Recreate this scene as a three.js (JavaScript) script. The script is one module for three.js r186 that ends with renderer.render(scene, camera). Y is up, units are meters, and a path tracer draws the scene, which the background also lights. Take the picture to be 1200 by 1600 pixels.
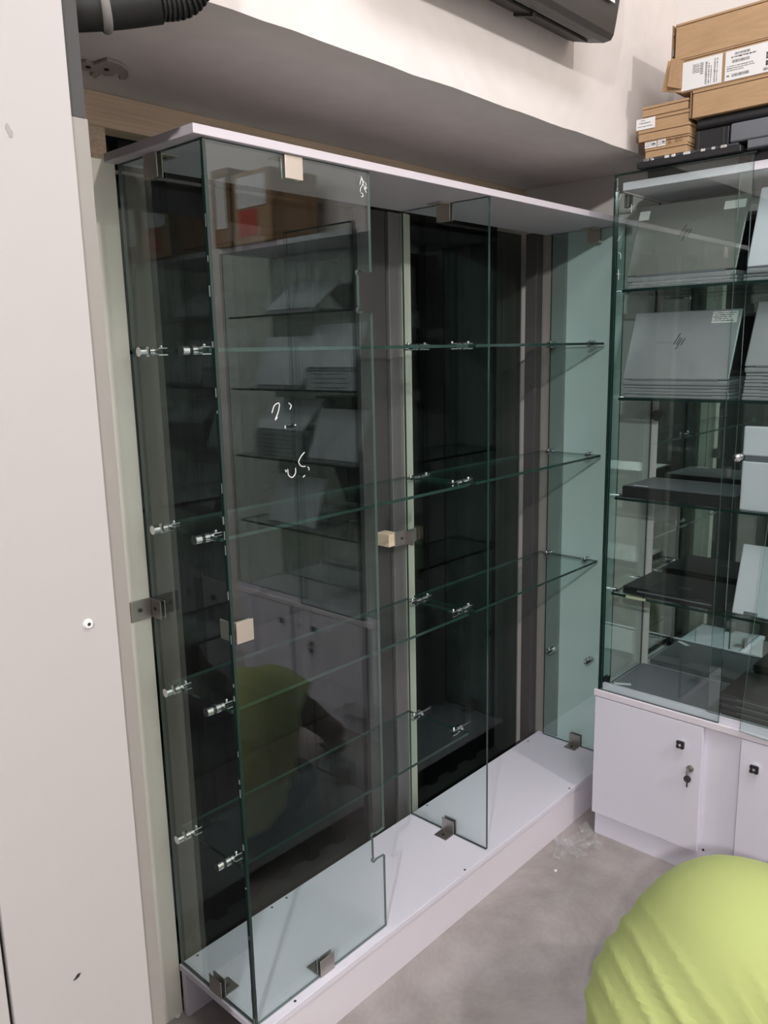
import * as THREE from 'three';
import { RoundedBoxGeometry } from 'three/addons/geometries/RoundedBoxGeometry.js';
import { mergeGeometries, mergeVertices } from 'three/addons/utils/BufferGeometryUtils.js';
import { MarchingCubes } from 'three/addons/objects/MarchingCubes.js';
import { ImprovedNoise } from 'three/addons/math/ImprovedNoise.js';
import { RectAreaLightUniformsLib } from 'three/addons/lights/RectAreaLightUniformsLib.js';

// ------------------------------------------------------------------ camera, light, exposure
RectAreaLightUniformsLib.init();
const scene = new THREE.Scene();
scene.background = new THREE.Color(0x050505);
const camera = new THREE.PerspectiveCamera(2 * Math.atan(800 / 1268.1) * 180 / Math.PI, 0.75, 0.05, 30);
camera.position.set(-0.983, 1.713, 1.673);
{
  const F = new THREE.Vector3(0.7193, -0.1947, -0.6669).normalize();
  const R = new THREE.Vector3(0.677, -0.021, 0.736);
  R.addScaledVector(F, -R.dot(F)).normalize();
  const U = new THREE.Vector3().crossVectors(R, F);
  camera.quaternion.setFromRotationMatrix(new THREE.Matrix4().makeBasis(R, U, F.clone().negate()));
}
const renderer = new THREE.WebGLRenderer({ antialias: true });
renderer.toneMapping = THREE.LinearToneMapping;
renderer.toneMappingExposure = 1.08;
renderer.shadowMap.enabled = true;

const CEIL = 3.6;
const LAMPS = [
  { x: 0.55, z: 3.9, size: 0.14, power: 11.0, color: [1, 0.94, 0.89], label: 'small round ceiling lamp above the middle of the shop floor' },
  { x: -3.2, z: 2.75, drop: 0.35, size: 0.14, power: 23.0, color: [1, 0.96, 0.95], label: 'small round ceiling lamp near the left wall' },
];
const LAMP_FILL = [
  { x: 0.2, z: 1.75, w: 1.2, h: 0.6, power: 11.0, color: [0.97, 0.97, 1.0] },
];

// ------------------------------------------------------------------ helpers
const noise = new ImprovedNoise();
let seed = 12345;
const rnd = () => { seed = (seed * 1664525 + 1013904223) >>> 0; return seed / 4294967296; };
const used = {};
function numbered(n) { const k = used[n] = (used[n] ?? -1) + 1; return k ? `${n}_${String(k).padStart(3, '0')}` : n; }
const V = (x, y, z) => new THREE.Vector3(x, y, z);
function strip(g) { if (g.index) g = g.toNonIndexed(); for (const k of Object.keys(g.attributes)) if (!['position', 'normal', 'uv'].includes(k)) g.deleteAttribute(k); return g; }
function merge(gs) { return gs.length === 1 ? gs[0] : mergeGeometries(gs.map(strip)); }
function span(x0, x1, y0, y1, z0, z1, r = 0) {               // a box by its extents
  const w = x1 - x0, h = y1 - y0, d = z1 - z0;
  const g = r ? new RoundedBoxGeometry(w, h, d, 2, Math.min(r, w / 2.01, h / 2.01, d / 2.01)) : new THREE.BoxGeometry(w, h, d);
  g.translate((x0 + x1) / 2, (y0 + y1) / 2, (z0 + z1) / 2);
  return g;
}
function rod(a, b, r, seg = 14, r2 = r) {
  const d = b.clone().sub(a), g = new THREE.CylinderGeometry(r2, r, d.length(), seg);
  g.applyQuaternion(new THREE.Quaternion().setFromUnitVectors(V(0, 1, 0), d.clone().normalize()));
  g.translate((a.x + b.x) / 2, (a.y + b.y) / 2, (a.z + b.z) / 2);
  return g;
}
function tube(pts, r, seg = 40, rad = 8, closed = false) {
  return new THREE.TubeGeometry(new THREE.CatmullRomCurve3(pts.map(p => V(...p)), closed), seg, r, rad, closed);
}
function tag(o, label, category, group) {
  o.userData.label = label; o.userData.category = category;
  if (group) o.userData.group = group;
  return o;
}
function thing(name, label, category, pos = [0, 0, 0], group) {
  const o = new THREE.Group(); o.name = numbered(name); o.position.set(...pos); scene.add(o);
  return tag(o, label, category, group);
}
function structure(name, parts) {
  const o = new THREE.Group(); o.name = numbered(name); o.userData.kind = 'structure'; scene.add(o);
  return o;
}
function part(parent, name, geo, mat, label) {               // geometry given in the parent's own space
  const m = new THREE.Mesh(Array.isArray(geo) ? merge(geo) : geo, mat);
  m.name = name; m.castShadow = m.receiveShadow = true; parent.add(m);
  if (label) m.userData.label = label;
  return m;
}
function world(parent, name, geo, mat, label) {              // geometry given in world space, parent an unrotated thing
  const g = Array.isArray(geo) ? merge(geo) : geo;
  let r = parent; while (r.parent && r.parent !== scene) r = r.parent;
  g.translate(-r.position.x, -r.position.y, -r.position.z);
  return part(parent, name, g, mat, label);
}
function solo(name, geo, mat, label, category, pos, group) { // a thing that is one mesh, geometry around its own base
  const m = new THREE.Mesh(Array.isArray(geo) ? merge(geo) : geo, mat);
  m.name = numbered(name); m.castShadow = m.receiveShadow = true; m.position.set(...pos); scene.add(m);
  return tag(m, label, category, group);
}
function struct(name, geo, mat) {
  const m = new THREE.Mesh(Array.isArray(geo) ? merge(geo) : geo, mat);
  m.name = name; m.userData.kind = 'structure'; m.castShadow = m.receiveShadow = true; scene.add(m);
  return m;
}
// ------------------------------------------------------------------ materials
function noiseTexture(size, fn, srgb = true) {
  const a = new Uint8Array(size * size * 4);
  for (let j = 0; j < size; j++) for (let i = 0; i < size; i++) {
    const c = fn(i / size, j / size), k = (j * size + i) * 4;
    for (let q = 0; q < 3; q++) a[k + q] = Math.max(0, Math.min(255, Math.round(c[q] * 255)));
    a[k + 3] = 255;
  }
  const t = new THREE.DataTexture(a, size, size); t.magFilter = THREE.LinearFilter; t.minFilter = THREE.LinearFilter;
  t.wrapS = t.wrapT = THREE.RepeatWrapping; if (srgb) t.colorSpace = THREE.SRGBColorSpace; t.needsUpdate = true;
  return t;
}
const per = (u, v, f, s) => noise.noise(Math.cos(u * 6.2832) * f, Math.sin(u * 6.2832) * f + Math.cos(v * 6.2832) * f, Math.sin(v * 6.2832) * f + s);
const std = (r, g, b, rough = 0.6, metal = 0, more = {}) => new THREE.MeshStandardMaterial({ color: new THREE.Color().setRGB(r, g, b), roughness: rough, metalness: metal, ...more });
const phys = (r, g, b, o) => new THREE.MeshPhysicalMaterial({ color: new THREE.Color().setRGB(r, g, b), ...o });

const plasterMap = noiseTexture(256, (u, v) => { const n = 0.985 + 0.03 * per(u, v, 0.7, 1) + 0.02 * per(u, v, 4, 7); return [n, n, n]; });
const plasterBump = noiseTexture(256, (u, v) => { const n = 0.5 + 0.25 * per(u, v, 2, 3) + 0.25 * per(u, v, 9, 5); return [n, n, n]; }, false);
const floorMap = noiseTexture(512, (u, v) => {
  const a = per(u, v, 0.9, 2), b = per(u, v, 2.5, 4), c = per(u, v, 11, 9);
  const n = 0.9 + 0.09 * a + 0.05 * b + 0.03 * c;
  return [n, n * (0.995 + 0.01 * b), n * (0.99 + 0.02 * a)];
});
floorMap.repeat.set(1.4, 1.4);
const cardMap = noiseTexture(256, (u, v) => { const n = 0.93 + 0.05 * per(u, v, 1.2, 2) + 0.004 * Math.sin(v * 6.2832 * 40) + 0.03 * per(u, v, 8, 1); return [n, n, n]; });
const woodMap = noiseTexture(256, (u, v) => { const n = 0.92 + 0.06 * per(u, v, 1.5, 2) + 0.025 * Math.sin((v * 9 + per(u, v, 0.8, 3)) * 6.2832); return [n, n * 0.97, n * 0.93]; });

const M = {
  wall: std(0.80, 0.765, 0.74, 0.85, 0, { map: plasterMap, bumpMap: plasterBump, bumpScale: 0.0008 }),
  wallFar: std(0.30, 0.29, 0.28, 0.9),
  wallDark: std(0.07, 0.07, 0.068, 0.9),
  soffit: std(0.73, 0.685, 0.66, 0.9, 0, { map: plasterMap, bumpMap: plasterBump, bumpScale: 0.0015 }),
  ceiling: std(0.78, 0.77, 0.76, 0.9),
  floor: std(0.48, 0.44, 0.435, 0.36, 0, { map: floorMap }),
  cladding: std(0.50, 0.478, 0.472, 0.7),
  trimGrey: std(0.30, 0.285, 0.265, 0.5),
  trimDark: std(0.06, 0.06, 0.06, 0.75),
  jamb: std(0.84, 0.82, 0.73, 0.5),
  wood: std(0.95, 0.81, 0.66, 0.75, 0, { map: woodMap }),
  stile: std(0.17, 0.165, 0.165, 0.45),
  stileDark: std(0.045, 0.045, 0.047, 0.5),
  cream: std(0.60, 0.61, 0.52, 0.4),
  shutter: std(0.024, 0.024, 0.0235, 0.6),
  black: std(0.01, 0.01, 0.011, 0.5),
  white: std(0.80, 0.78, 0.88, 0.32),
  board: std(0.64, 0.60, 0.65, 0.4),
  whiteEdge: std(0.82, 0.775, 0.84, 0.4),
  hole: std(0.02, 0.02, 0.02, 0.8),
  nickel: std(0.42, 0.40, 0.38, 0.38, 0.9),
  nickelBright: std(0.62, 0.56, 0.50, 0.45, 0.75),
  chrome: std(0.75, 0.76, 0.78, 0.12, 1),
  chromeDark: std(0.10, 0.10, 0.11, 0.2, 0.8),
  mirror: std(0.70, 0.76, 0.74, 0.015, 1),
  glass: phys(0.92, 0.965, 0.955, { roughness: 0.0, transmission: 1, thickness: 0, ior: 1.52 }),
  glassTeal: phys(0.90, 0.985, 0.98, { roughness: 0.0, transmission: 1, thickness: 0, ior: 1.52 }),
  glassClear: phys(0.93, 0.97, 0.96, { roughness: 0.0, transmission: 1, thickness: 0, ior: 1.5 }),
  windowGlass: phys(0.50, 0.53, 0.52, { roughness: 0.0, transmission: 1, thickness: 0, ior: 1.52, specularIntensity: 0.6 }),
  edge: phys(0.018, 0.046, 0.038, { roughness: 0.12, ior: 1.52 }),
  edgePale: phys(0.15, 0.20, 0.185, { roughness: 0.2, ior: 1.52 }),
  edgeDark: phys(0.012, 0.03, 0.026, { roughness: 0.1, ior: 1.52 }),
  edgeChip: std(0.34, 0.37, 0.36, 0.3),
  paint: std(0.85, 0.85, 0.83, 0.8),
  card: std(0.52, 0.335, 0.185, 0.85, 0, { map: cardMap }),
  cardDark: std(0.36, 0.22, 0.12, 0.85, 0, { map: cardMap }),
  paper: std(0.80, 0.80, 0.80, 0.8),
  silver: std(0.42, 0.43, 0.45, 0.42, 0.5),
  silverPale: std(0.72, 0.72, 0.78, 0.45, 0.15),
  silverWarm: std(0.28, 0.28, 0.265, 0.38, 0.5),
  slate: std(0.16, 0.17, 0.19, 0.42, 0.2),
  lapBlack: std(0.018, 0.018, 0.02, 0.42),
  lapDark: std(0.045, 0.047, 0.052, 0.45),
  keys: std(0.02, 0.02, 0.022, 0.6),
  screen: std(0.006, 0.006, 0.008, 0.12),
  acBody: std(0.028, 0.0265, 0.025, 0.42),
  acDark: std(0.010, 0.010, 0.010, 0.5),
  hose: std(0.006, 0.006, 0.0065, 0.6),
  strap: std(0.20, 0.19, 0.18, 0.7),
  bracket: std(0.36, 0.34, 0.32, 0.6),
  film: phys(0.92, 0.92, 0.92, { roughness: 0.08, transmission: 0.85, thickness: 0, ior: 1.5 }),
};
for (const k of ['wall', 'soffit']) M[k].side = THREE.FrontSide;

// printed label: lines of illegible small print and bar codes, as the photograph shows them
function printTexture(w, h, draw) {
  const c = document.createElement('canvas'); c.width = w; c.height = h;
  const x = c.getContext('2d'); x.fillStyle = '#e4e3e2'; x.fillRect(0, 0, w, h); x.fillStyle = '#2b2b30'; draw(x, w, h);
  const t = new THREE.CanvasTexture(c); t.colorSpace = THREE.SRGBColorSpace; return t;
}
const printMat = t => new THREE.MeshStandardMaterial({ map: t, roughness: 0.75 });
function scribbleLine(x, x0, x1, y, hgt) { for (let p = x0; p < x1;) { const l = 2 + rnd() * hgt * 0.9; x.fillRect(p, y, l, hgt * (0.6 + rnd() * 0.4)); p += l + 1 + rnd() * hgt * 0.5; } }
function bars(x, x0, y0, w, h) { for (let p = 0; p < w;) { const l = 1 + Math.floor(rnd() * 3); x.fillRect(x0 + p, y0, l, h); p += l + 1 + Math.floor(rnd() * 3); } }

// a flat sheet of glass: faces and cut edges apart. outline in (u, v), extruded along w by t
function sheet(outline, t, holes) {
  const s = new THREE.Shape(outline.map(p => new THREE.Vector2(...p)));
  const g = new THREE.ExtrudeGeometry(s, { depth: t, bevelEnabled: false, curveSegments: 6 });
  const pick = gi => {
    const o = new THREE.BufferGeometry(), rs = g.groups.filter(q => q.materialIndex === gi);
    for (const k of ['position', 'normal', 'uv']) {
      const a = g.attributes[k], out = [];
      for (const q of rs) for (let i = q.start * a.itemSize; i < (q.start + q.count) * a.itemSize; i++) out.push(a.array[i]);
      o.setAttribute(k, new THREE.Float32BufferAttribute(out, a.itemSize));
    }
    return o;
  };
  return [pick(0), pick(1)];
}
const rect = (a, b, c, d) => [[a, c], [b, c], [b, d], [a, d]];
// plane 'xy': u = x, v = y, thickness along +z ; 'zy': u = z, v = y, thickness along +x ; 'xz': u = x, v = z, thickness along +y
function orient(g, plane, at) {
  const m = new THREE.Matrix4();
  if (plane === 'xy') m.makeTranslation(0, 0, at);
  if (plane === 'zy') m.set(0, 0, 1, at, 0, 1, 0, 0, -1, 0, 0, 0, 0, 0, 0, 1);      // (u,v,w) -> x=w, y=v, z=-u
  if (plane === 'xz') m.set(1, 0, 0, 0, 0, 0, 1, at, 0, -1, 0, 0, 0, 0, 0, 1);     // (u,v,w) -> x=u, y=w, z=-v
  return g.applyMatrix4(m);
}
function glassPart(parent, name, plane, outline, at, t, edgeMat = M.edge, mat = M.glass) {
  const o = plane === 'xy' ? outline : outline.map(([a, b]) => plane === 'zy' ? [-a, b] : [a, -b]).reverse();
  const [f, e] = sheet(o, t);
  const p = world(parent, name, orient(f, plane, at), mat);
  world(p, 'cut_edge', orient(e, plane, at), edgeMat);
  return p;
}

// ------------------------------------------------------------------ the room
struct('floor', span(-4.6, 1.95, -0.12, 0, -0.42, 5.6), M.floor);
{ const g = scene.getObjectByName('floor').geometry, p = g.attributes.position, uv = g.attributes.uv; for (let i = 0; i < p.count; i++) uv.setXY(i, p.getX(i) * 0.7, p.getZ(i) * 0.7); }
struct('ceiling', span(-4.6, 1.95, CEIL, CEIL + 0.12, -0.42, 5.6), M.ceiling);
struct('wall_right', span(1.75, 1.95, 0, CEIL, -0.42, 5.6), M.wall);
struct('wall_left', span(-4.6, -4.4, 0, CEIL, -0.42, 5.6), M.wallDark);
struct('wall_front', span(-4.4, 1.75, 0, CEIL, 5.4, 5.6), M.wallFar);
struct('wall_back', span(-4.4, 1.75, 0, CEIL, -0.42, -0.32), M.black);
const SOF = 2.290;
{ // the bulkhead over the window recess, its lower arris a little uneven
  const g = new THREE.BoxGeometry(1.75 + 4.4, CEIL - SOF, 0.457 + 0.32, 90, 1, 1); g.translate((1.75 - 4.4) / 2, (CEIL + SOF) / 2, (0.457 - 0.32) / 2);
  const p = g.attributes.position;
  for (let i = 0; i < p.count; i++) if (p.getY(i) < SOF + 0.01 && p.getZ(i) > 0.35) { const n = noise.noise(p.getX(i) * 14, 3.1, 0.7); p.setY(i, p.getY(i) + 0.003 * n); p.setZ(i, p.getZ(i) + 0.002 * n); }
  g.computeVertexNormals();
  const uv = g.attributes.uv; for (let i = 0; i < p.count; i++) uv.setXY(i, p.getX(i) * 0.8, (p.getY(i) + p.getZ(i)) * 0.8);
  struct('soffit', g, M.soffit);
}
{ // clad pillar at the left: two white panels with an open joint, grey edge trims
  const t = structure('pillar');
  part(t, 'core', span(-4.4, -0.352, 0, CEIL, -0.32, 0.465), M.trimDark);
  part(t, 'panel', span(-0.581, -0.348, 0, CEIL, 0.466, 0.480, 0.002), M.cladding);
  part(t, 'panel', span(-4.4, -0.587, 0, CEIL, 0.466, 0.479, 0.002), M.cladding);
  part(t, 'edge_trim', span(-0.349, -0.323, 2.061, CEIL, 0.42, 0.474), M.trimDark, 'dark grey upper edge trim');
  part(t, 'edge_trim', span(-0.349, -0.321, 0, 2.060, 0.42, 0.475), M.trimGrey, 'grey metal edge trim');
  const s = part(t, 'screw', [rod(V(-0.398, 1.295, 0.480), V(-0.398, 1.295, 0.484), 0.0085, 20, 0.0065)], M.paper, 'round white screw head');
  part(s, 'screw_slot', rod(V(-0.398, 1.295, 0.4838), V(-0.398, 1.295, 0.4846), 0.0028, 10), M.hole);
  const chip = (x, y, w, h, rot) => { const q = new THREE.CircleGeometry(1, 9); const a = q.attributes.position; for (let i = 1; i < a.count; i++) { const k = 0.7 + 0.5 * rnd(); a.setXY(i, a.getX(i) * k * w, a.getY(i) * k * h); } q.rotateZ(rot); q.translate(x, y, 0.4806); return q; };
  part(t, 'paint_chip', chip(-0.443, 2.023, 0.004, 0.010, 0.2), M.bracket);
  part(t, 'paint_chip', chip(-0.476, 0.697, 0.008, 0.003, 0.5), M.hole);
}
{ // aluminium shopfront behind the cabinet
  const t = structure('window_1');
  part(t, 'jamb', span(-0.066, -0.002, 0, 2.125, -0.10, -0.003, 0.002), M.jamb, 'pale green grey jamb');
  part(t, 'jamb_recess', span(-0.352, -0.0665, 0, 2.125, -0.32, -0.06), M.stileDark);
  part(t, 'wooden_post', span(-0.06, 0.036, 2.126, 2.217, -0.16, -0.098, 0.002), M.wood, 'raw wooden post');
  part(t, 'wooden_lintel', span(-0.352, 1.75, 2.217, SOF, -0.16, -0.10, 0.002), M.wood, 'raw wooden lintel');
  part(t, 'header_block', span(-0.352, 1.75, SOF - 0.06, SOF, -0.32, -0.161), M.stileDark);
  part(t, 'bottom_rail', span(-0.002, 1.75, 0, 0.07, -0.10, -0.05), M.stileDark);
  part(t, 'stile', span(0.80, 0.917, 0.07, 2.125, -0.10, -0.062, 0.002), std(0.055, 0.052, 0.052, 0.5), 'grey aluminium stile');
  part(t, 'stile', span(0.926, 0.984, 0.07, 2.125, -0.105, -0.055, 0.002), M.stile, 'grey aluminium stile');
  part(t, 'stile', span(0.917, 0.926, 0.07, 2.125, -0.11, -0.085), M.stileDark, 'dark seal between the stiles');
  part(t, 'mullion', [span(0.984, 1.007, 0.07, 2.125, -0.10, -0.045, 0.002), span(1.010, 1.022, 0.07, 2.125, -0.10, -0.05, 0.002)], M.cream, 'pale cream mullion strip');
  part(t, 'stile', span(1.690, 1.733, 0.07, 2.125, -0.06, -0.012, 0.002), std(0.085, 0.08, 0.08, 0.5), 'grey aluminium stile at the right wall');
  part(t, 'wall_strip', span(1.738, 1.7505, 0, 2.20, -0.03, 0.082, 0.002), M.trimGrey, 'grey strip on the right wall');
  part(t, 'pane', span(-0.002, 0.80, 0.07, 2.125, -0.086, -0.080), M.windowGlass);
  part(t, 'pane', span(1.022, 1.690, 0.07, 2.125, -0.086, -0.080), M.windowGlass);
}
{ // the lowered shutter outside the glass: upright ribbed slats
  const t = thing('roller_shutter', 'dark ribbed metal shutter lowered behind the window glass', 'shutter', [0.87, 0, -0.25]);
  const pts = [[-0.065, 0], [-0.03, 0], [-0.02, 0.022], [0.02, 0.022], [0.03, 0], [0.065, 0], [0.065, -0.004], [-0.065, -0.004]];
  const g = new THREE.ExtrudeGeometry(new THREE.Shape(pts.map(p => new THREE.Vector2(...p))), { depth: 2.24, bevelEnabled: false });
  g.applyMatrix4(new THREE.Matrix4().set(1, 0, 0, 0, 0, 0, 1, 0.001, 0, 1, 0, 0, 0, 0, 0, 1));
  const gg = g; // mirrored axis: flip the winding
  for (const k of ['position', 'normal', 'uv']) { const a = gg.attributes[k], n = a.itemSize; for (let i = 0; i < a.count; i += 3) for (let q = 0; q < n; q++) { const u = a.array[(i + 1) * n + q]; a.array[(i + 1) * n + q] = a.array[(i + 2) * n + q]; a.array[(i + 2) * n + q] = u; } }
  for (let k = 0; k < 14; k++) { const m = part(t, 'shutter_slat', gg, M.shutter); m.position.x = -0.87 + 0.03 + k * 0.1305; }
}
// ------------------------------------------------------------------ lamps (out of frame above)
for (const { x, z, drop = 0, size, power, color, label } of LAMPS) {
  const t = thing('ceiling_lamp', label, 'lamp', [x, CEIL - drop, z]);
  if (drop) part(t, 'stem', new THREE.CylinderGeometry(0.012, 0.012, drop, 12).translate(0, drop / 2, 0), M.paper);
  part(t, 'housing', new THREE.CylinderGeometry(size + 0.02, size + 0.03, 0.04, 32).translate(0, -0.02, 0), M.paper);
  part(t, 'diffuser', new THREE.CylinderGeometry(size * 0.9, size * 0.8, 0.02, 32).translate(0, -0.05, 0), new THREE.MeshStandardMaterial({ color: 0xffffff, emissive: new THREE.Color().setRGB(...color), emissiveIntensity: 2.5 })).castShadow = false;
  const l = new THREE.PointLight(new THREE.Color().setRGB(...color), power, 0, 2);
  l.position.set(x, CEIL - drop - 0.12, z); l.castShadow = true; l.shadow.radius = 3; scene.add(l);
}
LAMP_FILL.forEach(({ x, z, w, h, power, color }) => {
  const t = thing('ceiling_panel', 'wide flat ceiling light panel over the shop floor', 'lamp', [x, CEIL, z]);
  part(t, 'frame', span(-w / 2 - 0.02, w / 2 + 0.02, -0.03, 0, -h / 2 - 0.02, h / 2 + 0.02), M.paper);
  part(t, 'diffuser', span(-w / 2, w / 2, -0.036, -0.031, -h / 2, h / 2), new THREE.MeshStandardMaterial({ color: 0xffffff, emissive: new THREE.Color().setRGB(...color), emissiveIntensity: 1.5 }));
  const l = new THREE.RectAreaLight(new THREE.Color().setRGB(...color), power, w, h);
  l.position.set(x, CEIL - 0.045, z); l.lookAt(x, 0, z); scene.add(l);
});

// ------------------------------------------------------------------ the empty glass display cabinet
const HB = 0.15, HT = 2.118, GF = 0.305, GT = 0.008, XD = 0.9225, XR = 1.722;
{
  const t = thing('display_cabinet', 'tall empty glass display cabinet with white plinth and white top board', 'cabinet', [0.86, 0, 0.16]);
  const top = world(t, 'top_board', span(-0.028, 1.735, HT, HT + 0.018, -0.002, 0.325, 0.0015), M.board, 'white melamine top board');
  const base = world(t, 'base_board', span(-0.004, 1.745, HB - 0.018, HB, 0, 0.336, 0.0015), M.white, 'white melamine base board');
  world(t, 'plinth', span(0.0, 1.745, 0.0, HB - 0.0185, 0.312, 0.330, 0.001), M.whiteEdge, 'white front plinth');
  world(t, 'plinth_back', span(0.0, 1.745, 0.0, HB - 0.0185, 0.002, 0.020), M.white);
  world(t, 'plinth_end', span(1.727, 1.745, 0.0, HB - 0.0185, 0.021, 0.311), M.white);
  for (const [x, z] of [[0.046, 0.010], [0.299, 0.012], [0.354, 0.012], [1.001, 0.010], [1.631, 0.018], [0.115, 0.322], [0.799, 0.326], [1.42, 0.328]])
    world(base, 'screw', rod(V(x, HB - 0.001, z), V(x, HB + 0.0008, z), 0.0036, 10), M.hole);
  // sheets
  const notch = (x, ya, yb) => {              // ear-cornered hinge cut-out in the right edge, from ya up to yb
    const r = 0.0075, o = [];
    o.push([x, ya]);
    o.push([x - 0.030, ya + 0.002]);
    for (let k = 0; k <= 6; k++) { const a = -Math.PI / 2 - 0.5 - k * 0.42; o.push([x - 0.0405 + r * Math.cos(a), ya + 0.004 + r * Math.sin(a)]); }
    o.push([x - 0.044, ya + 0.016]); o.push([x - 0.044, yb - 0.016]);
    for (let k = 0; k <= 6; k++) { const a = Math.PI + 0.6 - k * 0.42 + 0.4; o.push([x - 0.0405 + r * Math.cos(a), yb - 0.004 + r * Math.sin(a)]); }
    o.push([x - 0.030, yb - 0.002]); o.push([x, yb]);
    return o;
  };
  const XF = 0.459;
  const fp = glassPart(t, 'front_panel', 'xy', [[0.001, HB + 0.002], [XF, HB + 0.002], ...notch(XF, 0.370, 0.450), ...notch(XF, 1.803, 1.895), [XF, HT - 0.001], [0.001, HT - 0.001]], GF, GT, M.edgePale);
  fp.userData.label = 'front glass panel with two hinge cut-outs';
  // white paint-pen marks left on the front panel
  const mark = (pts, r = 0.0011) => tube(pts.map(([x, y]) => [x, y, GF + GT + 0.0008]), r, pts.length * 6, 5);
  world(fp, 'paint_mark', [
    mark([[0.137, 1.588], [0.146, 1.604], [0.158, 1.607], [0.156, 1.592], [0.145, 1.572], [0.152, 1.578]]),
    mark([[0.185, 1.606], [0.192, 1.600], [0.188, 1.592]]),
    mark([[0.172, 1.558], [0.1725, 1.552], [0.171, 1.553]]), mark([[0.200, 1.5575], [0.202, 1.556], [0.2025, 1.558]], 0.001),
    mark([[0.225, 1.494], [0.213, 1.484], [0.207, 1.474], [0.214, 1.464], [0.226, 1.462]]),
    mark([[0.166, 1.461], [0.170, 1.458], [0.168, 1.456]]), mark([[0.174, 1.462], [0.176, 1.448], [0.186, 1.442], [0.196, 1.450], [0.197, 1.462]]),
    mark([[0.233, 1.460], [0.237, 1.456], [0.236, 1.452]]), mark([[0.218, 1.438], [0.222, 1.441], [0.224, 1.442]]),
    mark([[0.425, 2.085], [0.432, 2.100], [0.436, 2.090], [0.428, 2.078], [0.426, 2.070]], 0.0009), mark([[0.430, 2.104], [0.438, 2.085], [0.446, 2.070]], 0.0009),
    mark([[0.438, 2.094], [0.446, 2.088], [0.440, 2.076], [0.449, 2.082]], 0.0009), mark([[0.427, 2.068], [0.434, 2.066], [0.434, 2.060], [0.428, 2.060]], 0.0009),
  ], M.paint, 'white paint marks');
  const lp = glassPart(t, 'left_panel', 'zy', rect(0.002, GF - 0.001, HB + 0.002, HT - 0.001), 0.001, GT, M.edge);
  const dv = glassPart(t, 'divider_panel', 'zy', rect(0.002, 0.317, HB + 0.002, HT - 0.001), XD, GT, M.edge);
  const rp = glassPart(t, 'right_panel', 'zy', rect(0.030, 0.318, HB + 0.002, HT - 0.001), XR, GT, M.edge, M.glassTeal);
  // a dark bead of glue where the left and front panels meet, chipped and bright in places
  {
    const g = [], c = [];
    for (let k = 0; k < 60; k++) {
      const y0 = HB + 0.003 + k * (HT - HB - 0.006) / 60, y1 = y0 + (HT - HB) / 60, n = noise.noise(k * 0.4, 2, 5), w = 0.008 + 0.003 * n, zf = GF + GT;
      g.push(span(-0.0013, 0.0006, y0, y1, zf - w, zf - 0.0005), span(-0.0013, 0.0065 + 0.0015 * n, y0, y1, zf - 0.0005, zf + 0.0011));
      if (rnd() > 0.72) c.push(span(-0.0018, -0.0012, y0 + 0.004, y0 + 0.008 + 0.02 * rnd(), zf - 0.004 * rnd() - 0.003, zf - 0.0018));
    }
    for (const q of c) world(lp, 'edge_chip', q, M.edgeChip);
    world(lp, 'glue_seam', g, M.edgeDark);
  }
  // glass shelves with chrome fork clips
  const clip = (x, y, z, s) => {              // s: +1 the fork points to +x
    const c = [rod(V(x, y, z), V(x + s * 0.012, y, z), 0.0115, 18), rod(V(x + s * 0.012, y, z), V(x + s * 0.015, y, z), 0.0085, 14), rod(V(x + s * 0.015, y, z), V(x + s * 0.023, y, z), 0.0105, 18)];
    c.push(span(Math.min(x + s * 0.022, x + s * 0.046), Math.max(x + s * 0.022, x + s * 0.046), y - 0.0095, y - 0.0055, z - 0.009, z + 0.009, 0.0015));
    c.push(span(Math.min(x + s * 0.022, x + s * 0.046), Math.max(x + s * 0.022, x + s * 0.046), y + 0.0055, y + 0.0085, z - 0.009, z + 0.009, 0.0015));
    const b = new THREE.SphereGeometry(0.0045, 10, 8); b.translate(x + s * 0.034, y + 0.010, z); c.push(b);
    return c;
  };
  const DS = 0.259;
  for (const y of [1.722, 1.322, 0.925, 0.537]) for (const bay of [0, 1]) {
    if (bay && y < 0.6) continue;
    const x0 = bay ? XD + GT + 0.014 : 0.024, x1 = bay ? XR - 0.014 : XD - 0.014;
    const sh = glassPart(t, 'glass_shelf', 'xz', rect(x0, x1, 0.012, DS), y - 0.004, 0.008, M.edge);
    for (const z of [0.052, 0.216]) {
      world(sh, 'shelf_clip', clip(bay ? XD + GT : 0.009, y, z, 1), M.chrome);
      world(sh, 'shelf_clip', clip(bay ? XR : XD, y, z, -1), M.chrome);
    }
  }
  for (const z of [0.072, 0.240]) world(rp, 'shelf_clip', clip(XR, 0.532, z, -1), M.chrome);
  for (const z of [0.052, 0.216]) { for (const y of [1.722, 1.322, 0.925, 0.537]) world(lp, 'clip_cap', rod(V(-0.014, y, z), V(0.001, y, z), 0.0105, 18), M.chrome); }
  // glass clamps: two cheeks, a foot plate and its screw
  function clamp(parent, p, along, up, into) {  // p: foot point on the board, along: sheet direction, into: side of the foot, up = +1 floor clamp, -1 top clamp
    const A = V(...along), I = V(...into), P = V(...p), basis = new THREE.Matrix4().makeBasis(A, V(0, up, 0), I).setPosition(P);
    const flip = basis.determinant() < 0;
    const bake = g => { g = strip(g); g.applyMatrix4(basis); if (flip) for (const k of ['position', 'normal', 'uv']) { const a = g.attributes[k], n = a.itemSize; for (let i = 0; i < a.count; i += 3) for (let q = 0; q < n; q++) { const u = a.array[(i + 1) * n + q]; a.array[(i + 1) * n + q] = a.array[(i + 2) * n + q]; a.array[(i + 2) * n + q] = u; } } return g; };
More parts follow.
